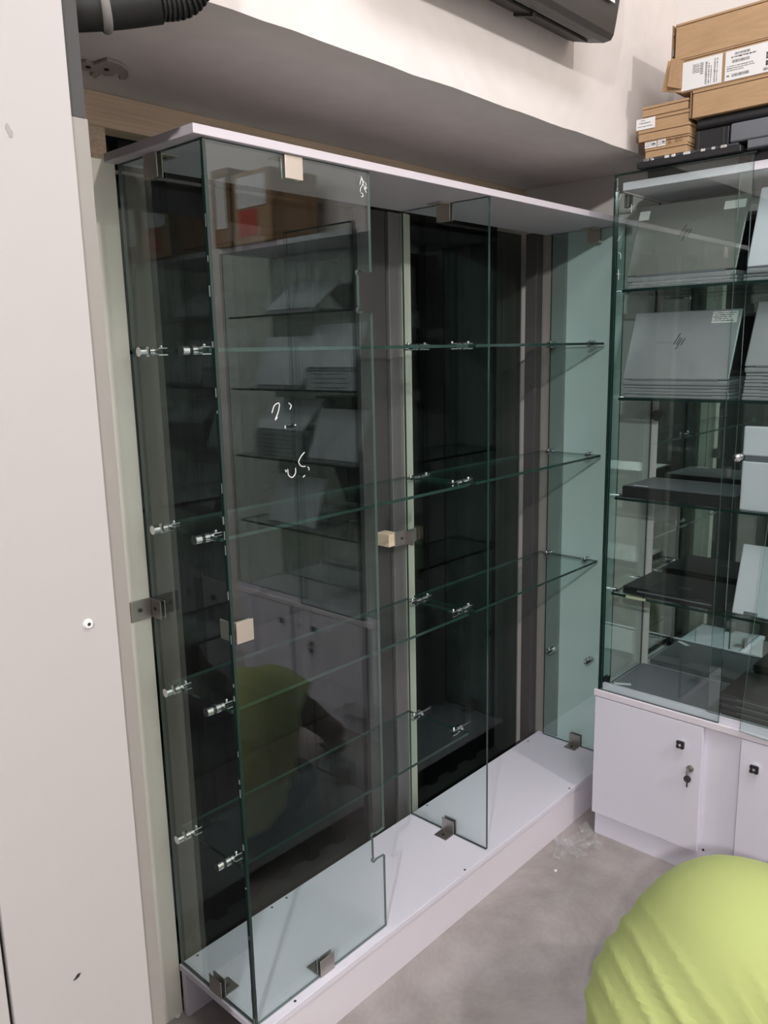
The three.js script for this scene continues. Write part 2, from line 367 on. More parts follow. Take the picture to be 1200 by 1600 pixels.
    const c = world(parent, 'glass_clamp', [
      bake(span(-0.0245, 0.0245, 0.0005, 0.048, 0.0048, 0.0078, 0.0012)), bake(span(-0.0245, 0.0245, 0.0005, 0.048, -0.0078, -0.0048, 0.0012)),
      bake(span(-0.0245, 0.0245, 0.0005, 0.0035, 0.0078, 0.048, 0.001))], up > 0 ? M.nickel : M.nickelBright, 'satin metal clamp holding a glass edge');
    world(c, 'clamp_screw', bake(rod(V(0, 0.0034, 0.030), V(0, 0.0048, 0.030), 0.005, 14)), M.chromeDark);
  }
  const gm = GF + GT / 2;
  clamp(t, [0.232, HB, gm], [1, 0, 0], 1, [0, 0, -1]); clamp(t, [0.226, HT, gm], [1, 0, 0], -1, [0, 0, -1]);
  clamp(t, [0.005, HB, 0.158], [0, 0, 1], 1, [1, 0, 0]); clamp(t, [0.005, HT, 0.132], [0, 0, 1], -1, [1, 0, 0]);
  clamp(t, [XD + 0.004, HB, 0.165], [0, 0, 1], 1, [-1, 0, 0]); clamp(t, [XD + 0.004, HT, 0.162], [0, 0, 1], -1, [-1, 0, 0]);
  clamp(t, [XR + 0.004, HB, 0.178], [0, 0, 1], 1, [-1, 0, 0]); clamp(t, [XR + 0.004, HT, 0.20], [0, 0, 1], -1, [-1, 0, 0]);
  // corner clip joining left and front panels, with an inner and an outer leaf
  world(t, 'corner_clip', [span(0.010, 0.056, 1.102, 1.150, GF + GT + 0.0004, GF + GT + 0.003, 0.001), span(0.012, 0.056, 1.104, 1.148, GF - 0.0034, GF - 0.0004, 0.001),
    span(0.0094, 0.0124, 1.104, 1.148, 0.258, GF - 0.0004, 0.001)], M.nickelBright, 'satin corner clip');
  // clip that ties the left panel to the jamb
  const wc = world(t, 'wall_clip', [span(-0.056, -0.0024, 1.100, 1.150, -0.0025, 0.0005, 0.001), span(-0.0024, 0.0006, 1.102, 1.148, -0.0025, 0.040, 0.001), span(0.0094, 0.0124, 1.104, 1.146, 0.0, 0.040, 0.001)], M.nickel, 'bent satin clip on the jamb');
  world(wc, 'clip_screw', rod(V(-0.032, 1.125, 0.0), V(-0.032, 1.125, 0.003), 0.0055, 14), M.chromeDark);
  world(wc, 'clip_screw', rod(V(-0.0044, 1.125, 0.018), V(-0.0022, 1.125, 0.018), 0.0045, 14), M.chromeDark);
  const mc = world(t, 'wall_clip', [span(0.872, XD - 0.0006, 1.103, 1.150, -0.004, -0.001, 0.001), span(XD - 0.003, XD - 0.0004, 1.103, 1.148, -0.004, 0.034, 0.001), span(XD + GT + 0.0004, XD + GT + 0.045, 1.103, 1.148, -0.004, -0.001, 0.001)], M.nickel, 'bent satin clip on the mullion');
  world(mc, 'wooden_shim', span(0.846, 0.892, 1.106, 1.146, -0.062, -0.0045, 0.001), M.wood, 'small raw wood shim');
  world(mc, 'clip_screw', rod(V(0.903, 1.126, -0.001), V(0.903, 1.126, 0.0015), 0.0045, 12), M.chromeDark);
  world(mc, 'clip_screw', rod(V(0.955, 1.126, -0.001), V(0.955, 1.126, 0.0015), 0.0035, 12), M.chromeDark);
}
// ------------------------------------------------------------------ the stocked display cabinets along the right wall
const XG = 1.440;                                            // their front glass
function displayUnit(z0, z1, label, first) {
  const t = thing('laptop_cabinet', label, 'cabinet', [1.59, 0, (z0 + z1) / 2]);
  world(t, 'plinth', span(1.4475, 1.466, 0, 0.089, z0 + 0.0055, z1 - 0.0015, 0.001), M.white);
  world(t, 'carcass', [span(1.4665, 1.745, 0.0, 0.0895, z0 + 0.006, z0 + 0.022), span(1.449, 1.745, 0.0895, 0.529, z0 + 0.006, z0 + 0.022), span(1.4665, 1.745, 0.0, 0.529, z1 - 0.018, z1 - 0.002), span(1.467, 1.745, 0.073, 0.089, z0 + 0.0225, z1 - 0.0185)], M.white);
  world(t, 'worktop', span(1.429, 1.747, 0.530, 0.553, z0 - 0.004, z1, 0.002), M.whiteEdge, 'white worktop');
  // the low lip that carries the glass, chipped along its lower edge
  world(t, 'lip', span(1.443, 1.458, 0.5535, 0.577, z0 + 0.020, z1 - 0.002, 0.0015), M.white);
  const d0 = z0 + 0.001, dw = 0.375;
  const st = world(t, 'centre_stile', span(1.448, 1.465, 0.0895, 0.529, d0 + dw - 0.02, d0 + dw + 0.135), M.white);
  for (const [y, z] of [[0.098, d0 + dw + 0.016], [0.094, d0 + dw + 0.082]]) world(st, 'screw', rod(V(1.4474, y, z), V(1.4486, y, z), 0.0042, 10), M.hole);
  for (const k of [0, 1]) {
    const a = d0 + k * (dw + 0.116), b = a + dw;
    const dr = world(t, 'door', span(1.4300, 1.4470, 0.090, 0.527, a, b, 0.0018), M.white, k ? 'right white cupboard door' : 'left white cupboard door');
    const kz = k ? a + 0.048 : b - 0.064, ky = k ? 0.450 : 0.455;
    // square knob with a lobed black face and a bright centre
    const sh = new THREE.Shape(); for (let q = 0; q <= 48; q++) { const an = q / 48 * Math.PI * 2, rr = 0.0122 + 0.0028 * Math.cos(4 * (an - Math.PI / 4)); q ? sh.lineTo(rr * Math.cos(an), rr * Math.sin(an)) : sh.moveTo(rr * Math.cos(an), rr * Math.sin(an)); }
    const kg = new THREE.ExtrudeGeometry(sh, { depth: 0.005, bevelEnabled: true, bevelSize: 0.0012, bevelThickness: 0.0012, bevelSegments: 2 }); kg.rotateY(-Math.PI / 2); kg.translate(1.4155, ky, kz);
    const kn = world(dr, 'knob', kg, M.lapBlack, 'black lobed knob with bright centre');
    world(dr, 'knob', [rod(V(1.4295, ky, kz), V(1.4165, ky, kz), 0.0105, 20, 0.0125), rod(V(1.412, ky, kz), V(1.4085, ky, kz), 0.006, 16, 0.0045)], M.chrome);
    if (!k) {
      const lz = b - 0.034;
      world(dr, 'lock', [rod(V(1.4298, 0.376, lz), V(1.4245, 0.376, lz), 0.0115, 20), rod(V(1.4245, 0.376, lz), V(1.4195, 0.376, lz), 0.0075, 16), span(1.405, 1.4195, 0.368, 0.376, lz - 0.0012, lz + 0.0012), rod(V(1.410, 0.372, lz - 0.0022), V(1.410, 0.372, lz + 0.0022), 0.010, 16)], M.nickel, 'metal cam lock with key in it');
      world(dr, 'spare_key', [tube([[1.410, 0.366, lz], [1.413, 0.360, lz], [1.416, 0.356, lz], [1.411, 0.362, lz - 0.001]], 0.0008, 20, 5), rod(V(1.4155, 0.343, lz - 0.003), V(1.4205, 0.343, lz - 0.003), 0.0115, 18), span(1.417, 1.419, 0.314, 0.334, lz - 0.006, lz - 0.001, 0.0008)], M.chromeDark, 'dark spare key hanging from a ring');
    }
  }
  // glass, mirror, shelves, top
  world(t, 'top_board', span(1.4485, 1.746, 2.177, 2.200, z0 + 0.030, z1 - 0.004, 0.001), M.whiteEdge, 'white top board');
  const mi = world(t, 'mirror_back', span(1.738, 1.744, 0.560, 2.172, z0 + 0.046, z1 - 0.012), M.mirror, 'mirror back panel');
  world(mi, 'mirror_edge', span(1.7365, 1.745, 0.560, 2.172, z0 + 0.042, z0 + 0.0455), M.whiteEdge);
  const sd = glassPart(t, 'side_glass', 'xy', rect(1.4475, 1.742, 0.5545, 2.1765), z0 + 0.014, 0.006, M.edge, M.glassClear);
  glassPart(t, 'side_glass', 'xy', rect(1.4475, 1.742, 0.5545, 2.1765), z1 - 0.010, 0.006, M.edge, M.glassClear);
  const g1 = glassPart(t, 'glass_door', 'zy', rect(z0 + 0.012, z0 + 0.418, 0.5545, 2.219), 1.4350, 0.0065, M.edgeDark, M.glassClear);
  const g2 = glassPart(t, 'glass_door', 'zy', rect(z0 + 0.380, z1 - 0.006, 0.579, 2.176), 1.4425, 0.0055, M.edgePale, M.glassClear);
  world(t, 'seal', [span(1.4345, 1.4475, 0.5545, 2.2195, z0 + 0.0085, z0 + 0.0135), span(1.4345, 1.4415, 2.2195, 2.2245, z0 + 0.0085, z0 + 0.425)], M.edgeDark, 'dark glass edge and seal');
  const kb = world(g2, 'knob', [rod(V(1.4425, 1.389, z0 + 0.429), V(1.426, 1.389, z0 + 0.429), 0.006, 14), new THREE.SphereGeometry(0.0125, 18, 12).translate(1.420, 1.389, z0 + 0.429), rod(V(1.4425, 1.389, z0 + 0.429), V(1.440, 1.389, z0 + 0.429), 0.011, 16)], M.chrome, 'round chrome knob');
  if (first) {
    const mk = (pts) => tube(pts.map(([z, y]) => [1.4342, y, z]), 0.0007, pts.length * 6, 5);
    world(g1, 'paint_mark', [mk([[0.437, 2.150], [0.445, 2.165]]), mk([[0.437, 2.030], [0.447, 2.045]]), mk([[0.440, 1.995], [0.448, 1.992], [0.450, 1.975]]), mk([[0.444, 1.945], [0.4445, 1.915]]), mk([[0.438, 1.932], [0.451, 1.930]]), mk([[0.470, 2.120], [0.490, 2.126]]), mk([[0.479, 2.132], [0.480, 2.108]])], M.paint, 'thin white paint marks');
    world(sd, 'glass_clamp', [span(1.462, 1.492, 0.555, 0.590, z0 + 0.0205, z0 + 0.024, 0.001), span(1.462, 1.492, 0.555, 0.590, z0 + 0.010, z0 + 0.0135, 0.001), span(1.462, 1.492, 0.5535, 0.556, z0 + 0.0205, z0 + 0.038)], M.chromeDark, 'small dark glass clamp');
    world(sd, 'glass_clamp', [span(1.500, 1.530, 2.136, 2.176, z0 + 0.0205, z0 + 0.024, 0.001), span(1.500, 1.530, 2.136, 2.176, z0 + 0.010, z0 + 0.0135, 0.001)], M.nickel, 'small dark glass clamp');
    world(mi, 'buffer', [rod(V(1.7375, 1.474, z0 + 0.045), V(1.7250, 1.474, z0 + 0.045), 0.019, 20)], M.lapBlack, 'round black rubber buffer');
  }
  for (const y of [1.881, 1.546, 1.222, 0.897]) {
    const sh = glassPart(t, 'glass_shelf', 'xz', rect(1.456, 1.728, z0 + 0.034, z1 - 0.028), y - 0.004, 0.008, M.edgeDark, M.glassClear);
    for (const x of [1.50, 1.68]) world(sh, 'shelf_clip', [rod(V(x, y, z0 + 0.0205), V(x, y, z0 + 0.034), 0.0095, 16), span(x - 0.008, x + 0.008, y - 0.0085, y - 0.0045, z0 + 0.033, z0 + 0.040, 0.001), span(x - 0.008, x + 0.008, y + 0.0045, y + 0.0075, z0 + 0.033, z0 + 0.040, 0.001)], M.chrome);
  }
  return t;
}
const ZA = 0.412;
displayUnit(ZA, 1.315, 'white cupboard cabinet with lock and keys, glass shelves of laptops and mirror back', true);
displayUnit(1.3195, 2.2225, 'second white cupboard cabinet of glass shelves, along the right wall beside the first one', false);

// a loose glass door standing askew on the worktop
{
  const t = thing('loose_glass_door', 'loose clear glass sheet standing slightly askew on the cabinet worktop', 'glass', [1.421, 0.554, 0.899]);
  const [f, e] = sheet(rect(-0.34, 0, 0, 1.5), 0.005);
  const g = part(t, 'pane', orient(f, 'zy', 0), M.glassClear); part(g, 'cut_edge', orient(e, 'zy', 0), M.edgePale);
  t.rotation.x = Math.atan2(0.039, 0.657);
}

// ------------------------------------------------------------------ laptops
// local space: hinge line along z at x = 0, base runs to +x, lid outside faces -x
const LW = 0.335, LD = 0.232;
function logoBars(px) {                                       // four slanted strokes, drawn in (z, y) on a lid
  const g = [];
  for (const [z, y0, y1] of [[-0.0125, -0.010, 0.026], [-0.0035, -0.010, 0.013], [0.0035, -0.026, 0.010], [0.0125, -0.013, 0.010]]) {
    const k = 0.42, w = 0.0016, s = new THREE.Shape([[z + k * y0 - w, y0], [z + k * y0 + w, y0], [z + k * y1 + w, y1], [z + k * y1 - w, y1]].map(p => new THREE.Vector2(...p)));
    const e = new THREE.ExtrudeGeometry(s, { depth: 0.0006, bevelEnabled: false }); e.rotateY(-Math.PI / 2); e.translate(px, 0, 0); g.push(e);
  }
  return g;
}
const specSticker = printTexture(256, 160, (x, w, h) => { for (let k = 0; k < 5; k++) scribbleLine(x, 14 + (k % 2) * 10, w - 20 - (k * 23) % 70, 16 + k * 27, 15); });
function zyPlane(w, h, x, y, z) { const g = new THREE.PlaneGeometry(w, h); g.rotateY(-Math.PI / 2); g.translate(x, y, z); return g; }
function openLaptop(name, label, pos, o = {}) {
  const t = thing(name, label, 'laptop', pos, o.group), lid = o.lidMat ?? M.silver, H = o.h ?? 0.235, W = o.w ?? LW;
  const base = part(t, 'base', span(-0.004, LD, 0, 0.016, -W / 2, W / 2, 0.005), o.baseMat ?? M.silver);
  part(base, 'keyboard', span(0.03, 0.13, 0.0158, 0.0172, -W / 2 + 0.025, W / 2 - 0.025, 0.0006), M.keys);
  part(base, 'touchpad', span(0.15, 0.22, 0.0158, 0.0165, -0.055, 0.055, 0.0003), M.slate);
  part(t, 'hinge', rod(V(0.002, 0.016, -W / 2 + 0.03), V(0.002, 0.016, W / 2 - 0.03), 0.006, 12), M.slate);
  const a = o.lean ?? 0.38;                                   // lean of the lid over its own base, from upright
  const tilt = g => { g.rotateZ(-a); g.translate(0.0, 0.018, 0); return g; };
  const l = part(t, 'lid', tilt(span(-0.004, 0.003, 0, H, -W / 2, W / 2, 0.0034)), lid, o.lidLabel);
  part(l, 'screen', tilt(span(0.0028, 0.0036, 0.014, H - 0.010, -W / 2 + 0.008, W / 2 - 0.008)), M.screen);
  if (o.logo) part(l, 'logo', tilt(merge(logoBars(-0.0038)).translate(0, H * 0.55, -0.005)), o.logoMat ?? M.lapDark, 'slanted four-stroke logo');
  if (o.sticker) part(l, 'sticker', tilt(zyPlane(0.074, 0.036, -0.0045, H - 0.026, W / 2 - 0.048)), printMat(specSticker), 'white printed price sticker');
  if (o.tag) part(l, 'sticker', tilt(zyPlane(o.tag[2], o.tag[3], -0.0045, o.tag[1], o.tag[0])), M.paper, 'blank white sticker');
  return t;
}
function closedLaptop(name, label, pos, mat, o = {}) {
  const t = thing(name, label, 'laptop', pos, o.group), W = o.w ?? LW, D = o.d ?? LD, h = o.h ?? 0.019;
  const base = part(t, 'base', span(0, D, 0, h * 0.55, -W / 2, W / 2, 0.003), o.baseMat ?? mat);
  part(t, 'lid', span(0.0008, D, h * 0.6, h, -W / 2, W / 2, 0.0025), mat);
  part(t, 'hinge', span(-0.0012, 0.006, h * 0.5, h * 0.68, -W / 2 + 0.05, W / 2 - 0.05, 0.001), M.slate);
  if (o.sticker) { const g = new THREE.PlaneGeometry(o.sticker[2], o.sticker[3]); g.rotateX(-Math.PI / 2); g.rotateY(o.sticker[4] ?? 0); g.translate(o.sticker[0], h + 0.0006, o.sticker[1]); part(t, 'sticker', g, M.paper, 'white paper sticker'); }
  if (o.name) { const g = span(0.09, 0.094, h, h + 0.0004, -0.02, 0.02); part(t, 'logo', g, M.nickel); }
  return t;
}
const S1 = 1.8855, S2 = 1.5505, S3 = 1.2265, S4 = 0.9015, S0 = 0.5535, ZL = 0.622;
// top shelf
closedLaptop('laptop', 'closed silver laptop lying under the grey lid on the top shelf', [1.474, S1, ZL], M.silver);
openLaptop('laptop', 'grey laptop with slanted logo, lid raised, on the top shelf', [1.476, S1 + 0.0195, ZL - 0.003], { logo: true, lidMat: M.silverWarm, h: 0.232, tag: [-LW / 2 + 0.018, 0.20, 0.034, 0.030] });
{ const l = scene.children[scene.children.length - 1].children.find(c => c.name === 'lid'); const g = zyPlane(0.062, 0.026, -0.0045, 0.2, 0.128); g.rotateZ(-0.38); g.translate(0, 0.018, 0); part(l, 'sticker', g, M.paper); }
closedLaptop('laptop', 'closed silver laptop lying under the white lid on the top shelf', [1.474, S1, 0.975], M.silver);
openLaptop('laptop', 'laptop with plain white lid raised, at the right of the top shelf', [1.470, S1 + 0.0195, 0.985], { lidMat: M.silverPale, h: 0.235, lean: 0.34 });
{ // crumpled clear bubble film in front of the top pair
  const g = new THREE.PlaneGeometry(0.30, 0.03, 60, 8), p = g.attributes.position;
  for (let i = 0; i < p.count; i++) { const x = p.getX(i), y = p.getY(i); p.setZ(i, 0.006 * noise.noise(x * 40, y * 60, 2) + 0.004 * noise.noise(x * 120, y * 120, 9)); p.setY(i, y + 0.006 * noise.noise(x * 20, 4, 1)); }
  g.rotateX(-0.9); g.rotateY(-Math.PI / 2); g.computeVertexNormals();
  solo('plastic_wrap', g, M.film, 'crumpled strip of clear plastic along the front of the top shelf', 'plastic wrap', [1.462, S1 + 0.014, 0.625]);
}
// second shelf
closedLaptop('laptop', 'closed silver laptop, lower of two under the lid with the price sticker', [1.470, S2, ZL], M.silver);
closedLaptop('laptop', 'closed silver laptop, upper of two under the lid with the price sticker', [1.472, S2 + 0.0195, ZL - 0.004], M.silver);
openLaptop('laptop', 'silver laptop with slanted logo and printed price sticker, lid raised', [1.474, S2 + 0.0390, ZL - 0.004], { logo: true, sticker: true, h: 0.222 });
const STK = ['lowest', 'second', 'third', 'topmost'];
for (let k = 0; k < 4; k++) closedLaptop('laptop', `closed silver laptop, ${STK[k]} of four in the stack right of the price sticker`, [1.470 + 0.002 * (k % 2), S2 + 0.0195 * k, 0.993 + 0.002 * k], M.silver, { group: 'stack of silver laptops on the second shelf' });
openLaptop('laptop', 'plain silver laptop with raised lid on top of the four-laptop stack', [1.474, S2 + 0.0785, 0.995], { h: 0.20, lean: 0.42 });
// third shelf
{
  const t = thing('laptop_tray', 'flat black box with grey top lying on the third shelf', 'box', [1.466, S3, 0.652]);
  part(t, 'box', span(0, 0.225, 0, 0.038, -0.185, 0.178, 0.002), M.lapBlack);
  part(t, 'top_panel', span(0.006, 0.219, 0.0375, 0.0395, -0.179, 0.172, 0.0006), M.slate, 'grey top panel');
  const g = new THREE.PlaneGeometry(0.012, 0.05); g.rotateX(-Math.PI / 2); g.translate(0.018, 0.0402, -0.13); part(t, 'sticker', g, M.paper);
}
{
  const t = thing('upright_tablet', 'pale grey two-part tablet standing upright beside the chrome door knob', 'tablet', [1.470, S3, 0.838]);
  part(t, 'keyboard_half', span(0, 0.014, 0, 0.148, 0, 0.30, 0.006), M.silverPale);
  part(t, 'screen_half', span(-0.001, 0.013, 0.163, 0.250, 0, 0.30, 0.006), M.silverPale);
  part(t, 'hinge', span(0.002, 0.011, 0.142, 0.170, 0.006, 0.294, 0.004), M.slate, 'dark hinge band');
  part(t, 'stand', span(0.010, 0.15, 0.0005, 0.006, 0.05, 0.25, 0.002), M.slate);
}
// fourth shelf
closedLaptop('laptop', 'closed black laptop lying flat on the fourth shelf', [1.470, S4, 0.652], M.lapBlack, { w: 0.345, h: 0.026, name: true });
{ const g = span(1.4535, 1.4545, 0.8925, 0.9015, 0.500, 0.568); solo('shelf_label', g.translate(-1.454, -0.897, -0.534), std(0.62, 0.60, 0.42, 0.7), 'yellowish paper strip stuck to the edge of the fourth shelf', 'label', [1.454, 0.897, 0.534]); }
{
  const t = thing('leaning_tablet', 'pale silver tablet leaning on its edge at the right of the fourth shelf', 'tablet', [1.474, S4, 0.835]);
  const tl = g => { g.rotateZ(-0.30); g.translate(0, 0.004, 0); return g; };
  part(t, 'body', tl(span(0, 0.010, 0, 0.215, 0, 0.30, 0.004)), M.silverPale);
  part(t, 'hinge', tl(span(-0.002, 0.008, 0.0, 0.012, 0.035, 0.075, 0.002)), M.slate, 'small grey hinge');
}
// on the worktop
closedLaptop('laptop', 'closed slate grey laptop with paper sticker lying on the worktop inside the glass', [1.464, S0, 0.641], M.slate, { h: 0.020, w: 0.375, d: 0.245, sticker: [0.020, -0.155, 0.018, 0.055, 0.5] });
for (let k = 0; k < 4; k++) closedLaptop('laptop', `closed black laptop, ${STK[k]} of four in the stack on the worktop`, [1.468 + 0.003 * (k % 2), S0 + 0.0215 * k, 0.992 - 0.003 * k], M.lapBlack, { h: 0.021, baseMat: M.lapDark, group: 'stack of black laptops on the worktop' });
// further along, in the second cabinet (met in the glass as reflections)
const SIX = ['lowest', 'second from the bottom', 'third from the bottom', 'third from the top', 'second from the top', 'topmost'];
const Z2 = [1.545, 1.965];
openLaptop('laptop', 'white laptop with low raised lid on the top shelf of the second cabinet', [1.474, S1, Z2[0] + 0.23], { lidMat: M.silverPale, lean: 0.95, h: 0.22 });
openLaptop('laptop', 'pale laptop with raised lid on the second shelf of the second cabinet', [1.474, S2, Z2[0] + 0.33], { lidMat: M.silverPale });
for (let k = 0; k < 4; k++) closedLaptop('laptop', `closed pale laptop, ${STK[k]} of four at the near end of the second cabinet`, [1.470, S2 + 0.0195 * k, Z2[0] - 0.025 + 0.003 * k], M.silverPale, { w: 0.32, group: 'four-high stack of pale laptops in the second cabinet' });
openLaptop('laptop', 'pale laptop with raised lid on the four-high stack in the second cabinet', [1.474, S2 + 0.0785, Z2[0] - 0.022], { lidMat: M.silverPale, h: 0.2, w: 0.32 });
for (let k = 0; k < 6; k++) closedLaptop('laptop', `closed silver laptop, ${SIX[k]} of the six-high stack in the second cabinet`, [1.470, S3 + 0.0195 * k, Z2[0] + 0.34 + 0.004 * (k % 3)], M.silver, { group: 'six-high stack of silver laptops in the second cabinet' });
openLaptop('laptop', 'pale laptop with raised lid on the six-high stack in the second cabinet', [1.474, S3 + 0.1175, Z2[0] + 0.34], { lidMat: M.silverPale, lean: 0.8, h: 0.2 });
openLaptop('laptop', 'pale laptop with raised lid at the near end of the second cabinet third shelf', [1.474, S3, Z2[0] - 0.02], { lidMat: M.silverPale, w: 0.32 });
openLaptop('laptop', 'laptop with raised lid on the fourth shelf of the second cabinet', [1.474, S4, Z2[0] + 0.28], { lidMat: M.silverPale });

// ------------------------------------------------------------------ on top of the first cabinet
function carton(name, label, pos, size, o = {}) {            // pos: front left lower corner (x front, y, z left); open seam round the lid
  const t = thing(name, label, 'box', pos, o.group), [dx, h, dz] = size, mat = o.mat ?? M.card;
  const lid = o.lid ?? 0.45;
  part(t, 'tray', span(0.0012, dx - 0.0012, 0, h * (1 - lid), 0.0012, dz - 0.0012, 0.0015), o.trayMat ?? mat);
  part(t, 'lid', span(0, dx, h * (1 - lid) + 0.0012, h, 0, dz, 0.0015), mat);
  return t;
}
const shippingLabel = printTexture(512, 256, (x, w, h) => {
  for (let k = 0; k < 6; k++) scribbleLine(x, 140, 225, 40 + k * 14, 9);
  for (let k = 0; k < 7; k++) x.fillRect(235, 40 + k * 15, 40, 7);
  x.save(); x.translate(300, 240); x.rotate(-Math.PI / 2); bars(x, 0, 0, 200, 26); scribbleLine(x, 0, 190, 40, 16); scribbleLine(x, 0, 160, 70, 12); x.restore();
  x.save(); x.translate(410, 240); x.rotate(-Math.PI / 2); bars(x, 0, 0, 215, 20); scribbleLine(x, 0, 200, 34, 12); x.restore();
});
const shippingLabel2 = printTexture(512, 256, (x, w, h) => {
  bars(x, 90, 22, 150, 22); scribbleLine(x, 60, 300, 54, 14); bars(x, 70, 84, 170, 26);
  scribbleLine(x, 20, 270, 132, 10); scribbleLine(x, 20, 290, 150, 10); scribbleLine(x, 20, 180, 168, 10);
  scribbleLine(x, 20, 50, 210, 16); bars(x, 70, 204, 170, 26);
  x.save(); x.translate(400, 200); x.rotate(-Math.PI / 2); scribbleLine(x, 0, 110, 0, 26); x.restore(); bars(x, 380, 216, 130, 24);
});
const smallLabel = printTexture(256, 96, (x) => { scribbleLine(x, 60, 110, 14, 9); scribbleLine(x, 40, 190, 36, 10); scribbleLine(x, 20, 210, 66, 9); });
const sideLabel = printTexture(256, 160, (x) => { scribbleLine(x, 16, 220, 20, 14); scribbleLine(x, 16, 150, 60, 14); scribbleLine(x, 16, 230, 100, 20); x.fillRect(150, 50, 80, 34); });
const BX = 1.42;
{
  const t = thing('laptop_shell', 'black bare laptop chassis with metal ports under the small brown boxes', 'laptop part', [BX - 0.004, 2.2255, 0.500]);
  part(t, 'chassis', span(0, 0.26, 0, 0.017, 0, 0.30, 0.003), M.lapBlack);
  const b = part(t, 'board', span(0.004, 0.25, 0.0175, 0.0255, 0.004, 0.29, 0.002), M.lapDark);
  const g = []; for (const [z, w] of [[0.020, 0.016], [0.042, 0.008], [0.085, 0.014], [0.105, 0.012], [0.14, 0.020], [0.19, 0.012], [0.22, 0.010], [0.245, 0.016]]) g.push(span(-0.0008, 0.006, 0.0165, 0.0245, z, z + w, 0.0006));
  part(b, 'metal_port', g, M.chrome, 'bright metal ports');
  const ft = part(t, 'front_skirt', span(0.032, 0.20, -0.0250, -0.0005, 0.02, 0.285, 0.002), M.black);
}
const smalls = [[0.522, 0.648, 2.2515, 2.277], [0.518, 0.651, 2.2775, 2.299], [0.499, 0.652, 2.2995, 2.3305], [0.489, 0.648, 2.331, 2.366], [0.508, 0.646, 2.3665, 2.394]];
const SML = ['thin brown box, lowest of the five, resting on the black laptop chassis', 'thin brown box with two printed stickers and handwriting on its end', 'plain thin brown box in the middle of the five-box pile', 'thin brown box with a wide white label on its left end', 'plain thin brown box, topmost of the five-box pile'];
smalls.forEach(([z0, z1, y0, y1], i) => {
  const t = carton('small_box', SML[i], [BX + 0.004 * (i % 2), y0, z0], [0.21, y1 - y0, z1 - z0], { group: 'pile of five thin brown boxes', lid: 0.3 });
  if (i === 3) part(t, 'label', zyPlane(0.058, 0.030, -0.0012, 0.018, 0.031), printMat(smallLabel), 'white printed label');
  if (i === 1) { part(t, 'label', zyPlane(0.036, 0.017, -0.0012, 0.0105, 0.020), printMat(sideLabel), 'white printed sticker'); part(t, 'label', zyPlane(0.024, 0.018, -0.0012, 0.011, 0.053), printMat(sideLabel), 'white printed sticker');
    const hw = (pts) => tube(pts.map(([z, y]) => [-0.0012, y, z]), 0.0006, pts.length * 5, 5);
    part(t, 'handwriting', [hw([[0.073, 0.016], [0.079, 0.018], [0.080, 0.013], [0.073, 0.006], [0.083, 0.006]]), hw([[0.091, 0.006], [0.092, 0.006]]), hw([[0.098, 0.018], [0.094, 0.011], [0.098, 0.006], [0.102, 0.012], [0.098, 0.018]]), hw([[0.108, 0.017], [0.106, 0.010], [0.111, 0.007], [0.114, 0.013], [0.110, 0.019]])], std(0.16, 0.05, 0.03, 0.8), 'reddish handwriting'); }
});
{
  const t = thing('black_case', 'black plastic case standing between the small boxes and the grey laptop', 'case', [BX + 0.02, 2.2005, 0.812]);
  t.position.z = 0.662;
  part(t, 'shell', span(0, 0.20, 0.0525, 0.105, 0.001, 0.096, 0.004), M.lapBlack);
  part(t, 'rib', [span(-0.003, 0.001, 0.052, 0.100, 0.010, 0.014), span(-0.003, 0.001, 0.052, 0.100, 0.080, 0.084)], M.lapDark);
}
{
  const t = thing('grey_laptop', 'dark grey laptop body lying under the open brown carton on the cabinet top', 'laptop', [BX + 0.004, 2.2005, 0.808]);
  t.position.z = 0.812;
  part(t, 'base', [span(0, 0.24, 0.0255, 0.0305, 0, 0.3, 0.002), span(0.028, 0.24, 0, 0.0255, 0.005, 0.3)], M.lapBlack);
  part(t, 'lid', span(0.004, 0.24, 0.0535, 0.104, -0.048, 0.3, 0.006), M.slate, 'grey upper shell');
  part(t, 'middle', span(0.004, 0.24, 0.0308, 0.0532, 0.0, 0.3, 0.003), M.slate, 'grey upper shell');
}
{
  const t = thing('black_pouch', 'flat black pouch squeezed under the open brown carton', 'pouch', [BX + 0.012, 2.3055, 0.665]);
  const g = new RoundedBoxGeometry(0.20, 0.028, 0.34, 5, 0.012), p = g.attributes.position;
  for (let i = 0; i < p.count; i++) if (p.getY(i) < 0.012 && p.getY(i) > -0.012) p.setX(i, p.getX(i) + 0.006 * noise.noise(p.getZ(i) * 20, 1, 1));
  g.computeVertexNormals(); g.translate(0.1, 0.0145, 0.17); part(t, 'body', g, M.lapBlack);
  part(t, 'zip', span(0.003, 0.012, 0.012, 0.0165, 0.05, 0.12, 0.001), M.nickel);
}
{
  const t = carton('brown_carton', 'plain brown carton with open end flap, third from the top of the pile', [BX, 2.336, 0.657], [0.30, 0.072, 0.40], { lid: 0.12 });
  const f = span(-0.0005, 0.12, 0.002, 0.070, -0.002, 0); f.rotateY(-0.03); f.translate(0.0, 0, -0.0035); part(t, 'flap', f, M.cardDark, 'bent end flap');
}
